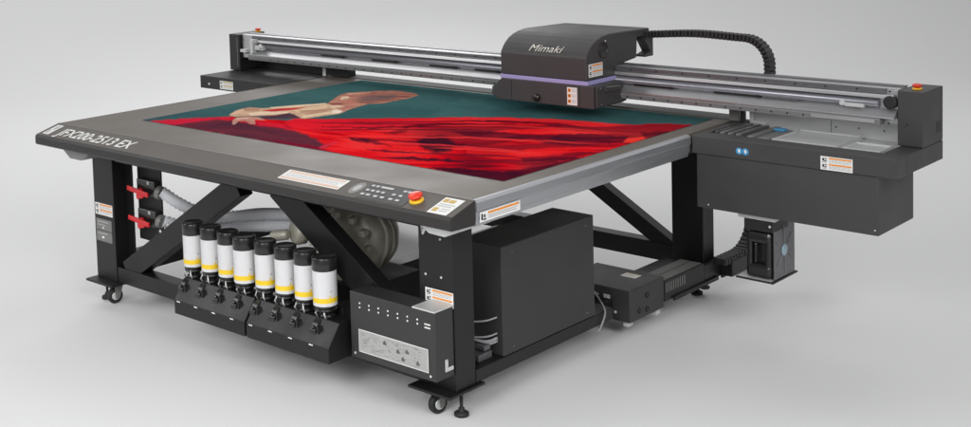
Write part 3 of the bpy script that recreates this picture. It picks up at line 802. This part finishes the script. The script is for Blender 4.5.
# upper cable chain
bm = NB(); Y = 1.90
path = [Vector((2.007, Y, 1.372)), Vector((2.30, Y, 1.392)), Vector((2.56, Y, 1.385))]
cc = Vector((2.585, Y, 1.253))
path = smooth_path(path, 8) + [cc + Vector((.132*math.sin(a), 0, .132*math.cos(a))) for a in [math.radians(k*5) for k in range(1, 19)]] + [Vector((2.717, Y, 1.20)), Vector((2.716, Y, 1.13))]
path = resample(path, .022)
for a, b in zip(path, path[1:]):
    t_ = (b-a); bar(bm, a - t_*.1, b + t_*.1, .029, (0, 1, 0), .058, bev=0); bar(bm, a + t_*.18, b - t_*.18, .036, (0, 1, 0), .064, bev=.002)
obj('cable_chain', bm, 'chain', ROOT)
quick('chain_anchor', 'steel', beam, (2.66, 2.80, 1.7015, 1.94, 1.120, 1.128), bev=.001)
quick('chain_shelf', 'rail_dark', beam, (1.9, 2.62, 1.7015, 1.90, 1.185, 1.191), bev=.001)

# ------------------------------------------------------------------ the printed board
NX, NY = 1000, 330
BX, BY = 2.5, 1.705
gx = np.linspace(0, BX, NX); gy = BY*np.linspace(0, 1, NY)**1.25
XX, YY = np.meshgrid(gx, gy)
# design space of the artwork
HM = np.array([[94.34267, 165.69288, 142.75286], [6.42554, -14.99084, 120.35632], [-.09928235, .10344391, 1.0]])
q = HM @ np.stack([XX.ravel(), YY.ravel(), np.ones(XX.size)])
U, V = q[0]/q[2], q[1]/q[2]
def vnoise(x, y, seed):
    rg = np.random.default_rng(seed); T = rg.random((256, 256))
    xi = np.floor(x).astype(int); yi = np.floor(y).astype(int); fx = x-xi; fy = y-yi; fx = fx*fx*(3-2*fx); fy = fy*fy*(3-2*fy)
    a = T[yi % 256, xi % 256]; b = T[yi % 256, (xi+1) % 256]; c = T[(yi+1) % 256, xi % 256]; d_ = T[(yi+1) % 256, (xi+1) % 256]
    return (a*(1-fx)+b*fx)*(1-fy) + (c*(1-fx)+d_*fx)*fy
def fbm(x, y, seed, n=4):
    s = 0; a = .5; t_ = 0
    for k in range(n): s = s + a*vnoise(x*2**k, y*2**k, seed+k); t_ += a; a *= .5
    return s/t_
def sst(e0, e1, x): t_ = np.clip((x-e0)/(e1-e0), 0, 1); return t_*t_*(3-2*t_)
def poly(pts, soft=.8, jig=0.0, seed=1):
    P = np.array(pts, float); u = U + (fbm(U/6, V/4, seed)-.5)*jig; v = V + (fbm(U/7, V/3, seed+9)-.5)*jig
    ins = np.zeros(U.shape, bool); dist = np.full(U.shape, 1e9)
    for i in range(len(P)):
        (x0, y0), (x1, y1) = P[i], P[(i+1) % len(P)]
        c = ((y0 > v) != (y1 > v)) & (u < (x1-x0)*(v-y0)/((y1-y0) if y1 != y0 else 1e-9)+x0); ins ^= c
        L2 = (x1-x0)**2+(y1-y0)**2; t_ = np.clip(((u-x0)*(x1-x0)+(v-y0)*(y1-y0))/L2, 0, 1)
        dist = np.minimum(dist, np.hypot(u-x0-t_*(x1-x0), v-y0-t_*(y1-y0)))
    sd = np.where(ins, dist, -dist); return sst(-soft, soft, sd)
C_ = np.zeros((U.size, 3))
def over(mask, col): 
    global C_
    col = np.asarray(col, float); C_ = C_*(1-mask[:, None]) + (col if col.ndim == 2 else col[None, :])*mask[:, None]
teal = np.array([.058, .140, .142]); teal2 = np.array([.042, .112, .118])
tn = fbm(U/30, V/8, 40)
C_[:] = teal; over(sst(.3, .8, tn), teal2)
over(sst(240, 145, U)*.5, (.035, .075, .10))
# the red drapery: everything below this line
edge_u = [0, 140, 150, 200, 232, 262, 283, 300, 330, 400, 460, 500, 560, 600, 632, 660, 690, 730]
edge_v = [124, 123, 122.2, 119.5, 117.0, 119, 121, 119.5, 119.4, 118.6, 117.8, 118.0, 119.8, 123.2, 125.2, 124.0, 125.0, 132]
ev = np.interp(U, edge_u, edge_v) + (fbm(U/10, U*0, 3)-.5)*1.2
red_mask = sst(-.5, .7, V-ev)
dv = V-ev
slope = np.interp(U, [140, 260, 340, 420, 520, 720], [.02, .16, .17, .06, .01, -.06])
fl_ = dv - (U-380)*slope + 5.0*(fbm(U/70, V/16, 77, 2)-.5)
s1 = fbm(U/110+3, fl_/5.5, 11, 3)
s2 = fbm(U/75, fl_/2.2+9, 23, 2)
s3 = fbm(U/60, dv/12, 31, 2)
rid = 1-np.abs(2*fbm(U/80+5, fl_/2.6, 51, 2)-1)*2.4
shade = .50*s1 + .14*s2 + .36*s3 + .015 + .05*np.clip(rid, -1, 1)
base = np.stack([np.interp(shade, [.30, .42, .52, .62], [.10, .40, .72, .88]), np.interp(shade, [.36, .46, .55, .68], [.005, .004, .010, .034]), np.interp(shade, [.36, .46, .55, .68], [.014, .012, .016, .036])], 1)
over(red_mask, base)
# upper bright band under the edge
over(red_mask*sst(8, 2.5, dv)*sst(285, 330, U)*(.45+.4*s2), (.86, .016, .028))
dark = (.030, .008, .020); mar = (.10, .006, .018); bright = (.88, .020, .022); navy = (.045, .030, .050)
# dark cloth at the lower left
over(poly([(150, 128), (178, 124), (205, 119), (238, 121), (262, 124), (300, 133), (330, 146), (318, 151), (260, 141), (200, 131)], 1.6, 4, 5)*.88, navy)
over(poly([(140, 122.5), (170, 120.2), (200, 118), (232, 119), (203, 121.5), (176, 125.2), (160, 124.5)], .9, 1.5, 6), (.62, .02, .05))
over(poly([(205, 118.2), (232, 117.6), (262, 122), (290, 126.5), (300, 130), (262, 127), (235, 121)], .9, 2, 8)*.9, (.52, .012, .035))
over(poly([(232, 137), (300, 144), (345, 155), (345, 162), (290, 149.5), (238, 139.5)], 1.5, 4, 9)*.8, (.22, .006, .03))
over(poly([(318, 147), (330, 144), (338, 141), (336, 144.5), (322, 149)], .7, 2, 10)*.8, (.70, .03, .06))
# bodice and bright folds
over(poly([(283, 122), (296, 119), (312, 120), (360, 122), (420, 121), (430, 124), (380, 130), (345, 133), (310, 131), (292, 128)], 1.2, 2, 12)*.8, (.80, .016, .032))
over(poly([(345, 137), (372, 133), (400, 136), (420, 143), (417, 149), (396, 149), (372, 143)], 1.0, 2.5, 13)*.9, bright)
for (pts, c, a) in (([(322, 127.5), (370, 129), (430, 127.5), (452, 125), (430, 126.3), (370, 127.3)], dark, .85), ([(440, 119.5), (500, 120.5), (560, 124), (600, 130), (560, 126), (500, 122.5), (445, 121)], mar, .85),
        ([(410, 121), (450, 118.8), (520, 119.3), (585, 123), (520, 121), (450, 120.2)], (.80, .02, .03), .7),
        ([(349, 138), (375, 141), (392, 147), (370, 144), (352, 141)], dark, .9), ([(366, 149), (400, 152), (424, 153.5), (400, 154), (372, 151)], dark, .9),
        ([(372, 158), (410, 157.5), (450, 160), (470, 164), (440, 162), (400, 160)], dark, .9), ([(380, 133), (400, 130), (410, 132), (395, 135)], mar, .7),
        ([(417, 141), (428, 136), (446, 136.5), (455, 143), (452, 152), (438, 154), (424, 150)], (.022, .010, .020), .95),
        ([(452, 133), (482, 131), (530, 136), (600, 139), (560, 143), (500, 140), (470, 138)], (.050, .008, .022), .8),
        ([(560, 134), (600, 135), (640, 138), (610, 145), (570, 146), (540, 143)], (.045, .008, .022), .8),
        ([(485, 150), (510, 149), (530, 152), (505, 154), (488, 153)], mar, .8), ([(520, 158), (575, 153), (600, 152), (560, 162), (525, 163)], mar, .7),
        ([(427, 168), (460, 169), (502, 172), (530, 172), (503, 184), (470, 178)], (.018, .006, .018), .92), ([(505, 172), (540, 168), (575, 158), (560, 168), (510, 182)], (.03, .006, .018), .7),
        ([(622, 143), (630, 137), (640, 134), (660, 131), (670, 134), (645, 139), (640, 145)], (.92, .05, .035), .95), ([(640, 133), (668, 131.5), (690, 134), (668, 139), (645, 139)], (.10, .008, .02), .8),
        ([(465, 143), (480, 140), (520, 145), (575, 148), (560, 156), (500, 160), (466, 155)], (.80, .018, .020), .55)):
    over(poly(pts, 2.2 if c[0] < .06 and len(pts) == 7 and pts[0][0] == 417 else 1.0, 3.0, int(abs(pts[0][0])) % 97)*a, c)
over(red_mask*sst(655, 725, U + (dv-6)*4)*sst(.3, .7, fbm(U/30, fl_/2, 81, 3))*.85, (.10, .006, .018))
over(red_mask*sst(.50, .66, fbm(U/110, fl_/4.5, 83, 2))*sst(370, 450, U)*.65, (.06, .006, .018))
for (off, amp, sl_, c0, wd, u0, u1, al) in ((3.2, 1.2, .004, dark, .35, 300, 560, .8), (5.6, 1.8, .012, dark, .45, 330, 640, .75), (9.5, 2.0, .02, dark, .5, 300, 520, .7), (13, 1.5, .03, mar, .8, 430, 700, .7),
        (2.0, .8, -.002, (.92, .05, .05), .4, 400, 650, .6), (7.5, 1.5, .01, (.92, .04, .04), .5, 420, 660, .6), (16, 2, .04, (.92, .05, .05), .6, 340, 560, .6), (19, 2.2, .06, dark, .7, 330, 500, .75),
        (24, 2.5, .06, (.90, .04, .05), .8, 360, 560, .6), (30, 2, .05, (.90, .05, .05), .8, 420, 560, .6), (34, 2, .05, dark, .8, 400, 560, .7), (21, 3, .02, (.88, .04, .04), .9, 470, 620, .6)):
    ln = off + (U-u0)*sl_ + amp*np.sin(U/70.0+off)*.3 + amp*(fbm(U/70, U*0, int(off*7))-.5)
    wv = wd*(.6+.9*fbm(U/20, U*0+off, 5))
    over(red_mask*sst(wv+.5, wv*.4, np.abs(dv-ln))*sst(u0, u0+35, U)*sst(u1, u1-60, U)*al, c0)
# the figure: arm, hands, back, head
def ZA(l): return [(290+x/6.936, 85+y/6.936) for x, y in l]
def ZB(l): return [(220+x/8.09, 95+y/8.09) for x, y in l]
cream, beige, brown, rust, wine = (.84, .64, .46), (.64, .42, .28), (.36, .16, .11), (.50, .19, .14), (.12, .03, .045)
fn = fbm(U/12, (V+U*.1)/.9, 90, 3)
bg_ = np.array(beige)[None]*(.72+.56*fn)[:, None]
over(poly(ZB([(540, 148), (650, 155), (660, 192), (520, 196), (300, 196), (420, 168)]), .5, .8, 94)*.8, (.10, .025, .05))
over(poly(ZB([(75, 162), (130, 130), (180, 115), (240, 105), (330, 110), (400, 108), (620, 88), (860, 70), (892, 84), (975, 110), (1010, 140), (960, 152), (680, 196), (650, 172), (560, 150), (450, 168), (250, 176), (130, 181), (85, 173)]), .5, .6, 92), bg_)
over(poly(ZA([(0, 190), (80, 236), (200, 222), (345, 202), (385, 184), (430, 165), (380, 120), (270, 135), (120, 145), (0, 160)]), .6, .6, 91), bg_)
over(poly(ZA([(262, 131), (300, 105), (340, 75), (400, 58), (480, 52), (560, 49), (680, 42), (780, 48), (860, 62), (890, 75), (840, 92), (740, 110), (640, 130), (540, 136), (480, 152), (430, 167), (370, 188), (330, 170), (300, 150)]), .6, 1.2, 97),
     np.stack([.36+.26*fbm(U/11, V/.7, 98), .15+.13*fbm(U/11, V/.7, 98), .11+.09*fbm(U/11, V/.7, 98)], 1))
hs = fbm(U/24, (V-.05*U)/.5, 121, 2)
hair = poly(ZA([(400, 58), (560, 49), (780, 48), (890, 75), (740, 110), (540, 136), (440, 120)]), .8, 1.0, 99)
over(hair*sst(350, 372, U)*.6, (.30, .10, .075))
over(hair*sst(.54, .70, hs)*.6, (.10, .05, .045)); over(hair*sst(.46, .34, hs)*.55, (.58, .24, .18))
over(poly(ZA([(470, 92), (560, 76), (660, 68), (740, 72), (760, 84), (700, 100), (600, 116), (500, 116)]), 2.4, 2.5, 101)*.75, (.15, .11, .115))
for k_, (pts_, c_, a_) in enumerate([
        (ZB([(330, 131), (480, 114), (650, 106), (700, 98), (640, 116), (560, 128), (420, 138)]), (.55, .012, .03), .95),
        (ZB([(230, 150), (330, 140), (560, 138), (540, 152), (420, 160), (250, 168)]), cream, .9),
        (ZB([(400, 104), (620, 86), (860, 70), (850, 79), (640, 97), (420, 112)]), cream, .95),
        (ZB([(180, 118), (240, 108), (330, 112), (310, 134), (210, 138)]), brown, .55),
        (ZB([(84, 164), (130, 134), (180, 119), (200, 126), (140, 156)]), (.74, .48, .34), .8),
        (ZB([(600, 128), (760, 98), (880, 90), (860, 112), (700, 132), (620, 146)]), (.74, .54, .34), .8),
        (ZB([(690, 150), (800, 132), (900, 124), (860, 138), (760, 158), (690, 168)]), brown, .45),
        (ZB([(900, 140), (965, 134), (975, 146), (900, 160)]), cream, .9),
        (ZB([(100, 181), (250, 177), (450, 169), (560, 152), (450, 176), (250, 184), (120, 188)]), wine, .8),
        (ZB([(98, 243), (103, 208), (130, 186), (220, 180), (310, 184), (372, 207), (330, 208), (282, 202), (286, 241), (244, 240), (205, 216), (150, 216), (122, 243)]), (.55, .28, .22), .95),
        (ZB([(130, 190), (210, 184), (260, 190), (200, 200), (140, 204)]), (.70, .44, .36), .8),
        (ZB([(160, 206), (200, 204), (250, 222), (262, 236), (220, 226)]), brown, .6),
        (ZB([(300, 226), (420, 232), (510, 246), (545, 276), (430, 258), (310, 244)]), (.75, .02, .04), .8),
        (ZB([(0, 182), (85, 188), (90, 206), (0, 204)]), (.66, .02, .045), .8),
        (ZA([(262, 131), (330, 128), (400, 132), (340, 139), (280, 138)]), wine, .75),
        (ZA([(345, 98), (365, 84), (400, 82), (412, 92), (390, 106), (360, 106)]), cream, .85),
        (ZA([(365, 98), (395, 95), (400, 100), (375, 104)]), wine, .7),
        (ZA([(275, 152), (330, 144), (385, 150), (345, 160), (290, 162)]), cream, .8),
        (ZA([(330, 112), (400, 108), (470, 120), (430, 140), (350, 128)]), rust, .7),
        (ZA([(290, 182), (345, 176), (365, 184), (340, 198), (300, 198)]), (.93, .82, .68), .85),
        (ZA([(60, 182), (180, 176), (290, 166), (300, 174), (180, 188), (80, 196)]), brown, .6),
        (ZA([(84, 214), (200, 200), (300, 184), (300, 200), (200, 214), (90, 230)]), (.80, .62, .42), .8),
        (ZA([(400, 60), (470, 56), (560, 52), (560, 58), (470, 66), (400, 72)]), (.66, .36, .26), .8)]):
    over(poly(pts_, .4, .35, 130+k_)*a_, c_)
# fine grain of the print
C_ *= (1 + (vnoise(U*1.3, V*2.2, 201)-.5)*.16)[:, None]
C_ = np.clip(C_, 0, 1)
verts = np.stack([XX.ravel(), YY.ravel(), np.full(XX.size, ZT+.0026)], 1)
i0 = (np.arange(NY-1)[:, None]*NX + np.arange(NX-1)[None, :]).ravel()
faces = np.stack([i0, i0+1, i0+NX+1, i0+NX], 1)
# skirt for thickness
b = len(verts)
loop = list(range(0, NX)) + list(range(2*NX-1, NX*NY, NX)) + list(range(NX*NY-2, NX*(NY-1)-1, -1)) + list(range(NX*(NY-2), 0, -NX))
low_v = verts[loop].copy(); low_v[:, 2] = ZT+.0006
verts = np.vstack([verts, low_v]); n_ = len(loop); lp = np.array(loop)
sk = np.stack([lp, np.arange(n_)+b, (np.arange(n_)+1) % n_+b, np.roll(lp, -1)], 1)
faces = np.vstack([faces, sk])
cen = np.array([1.25, .85, ZT]); verts = verts-cen
me = bpy.data.meshes.new('printed_board'); me.vertices.add(len(verts)); me.vertices.foreach_set('co', verts.ravel().astype(np.float32))
me.loops.add(faces.size); me.loops.foreach_set('vertex_index', faces.ravel().astype(np.int32))
me.polygons.add(len(faces)); me.polygons.foreach_set('loop_start', np.arange(0, faces.size, 4, dtype=np.int32)); me.update(calc_edges=True)
at = me.color_attributes.new('artwork', 'FLOAT_COLOR', 'POINT')
cols = np.ones((len(verts), 4), np.float32); cols[:U.size, :3] = C_; cols[U.size:, :3] = (.06, .06, .06)
at.data.foreach_set('color', cols.ravel())
m = bpy.data.materials.new('printed_artwork'); m.use_nodes = True; nt = m.node_tree; bs_ = nt.nodes['Principled BSDF']
an = nt.nodes.new('ShaderNodeVertexColor'); an.layer_name = 'artwork'; nt.links.new(an.outputs[0], bs_.inputs['Base Color']); bs_.inputs['Roughness'].default_value = .85
bs_.inputs['Specular IOR Level'].default_value = .0
me.materials.append(m)
pb = bpy.data.objects.new('printed_board', me); COL.objects.link(pb); pb.location = cen
pb['label'] = 'flat print on the table showing a leaning woman in a red dress on teal'; pb['category'] = 'print'
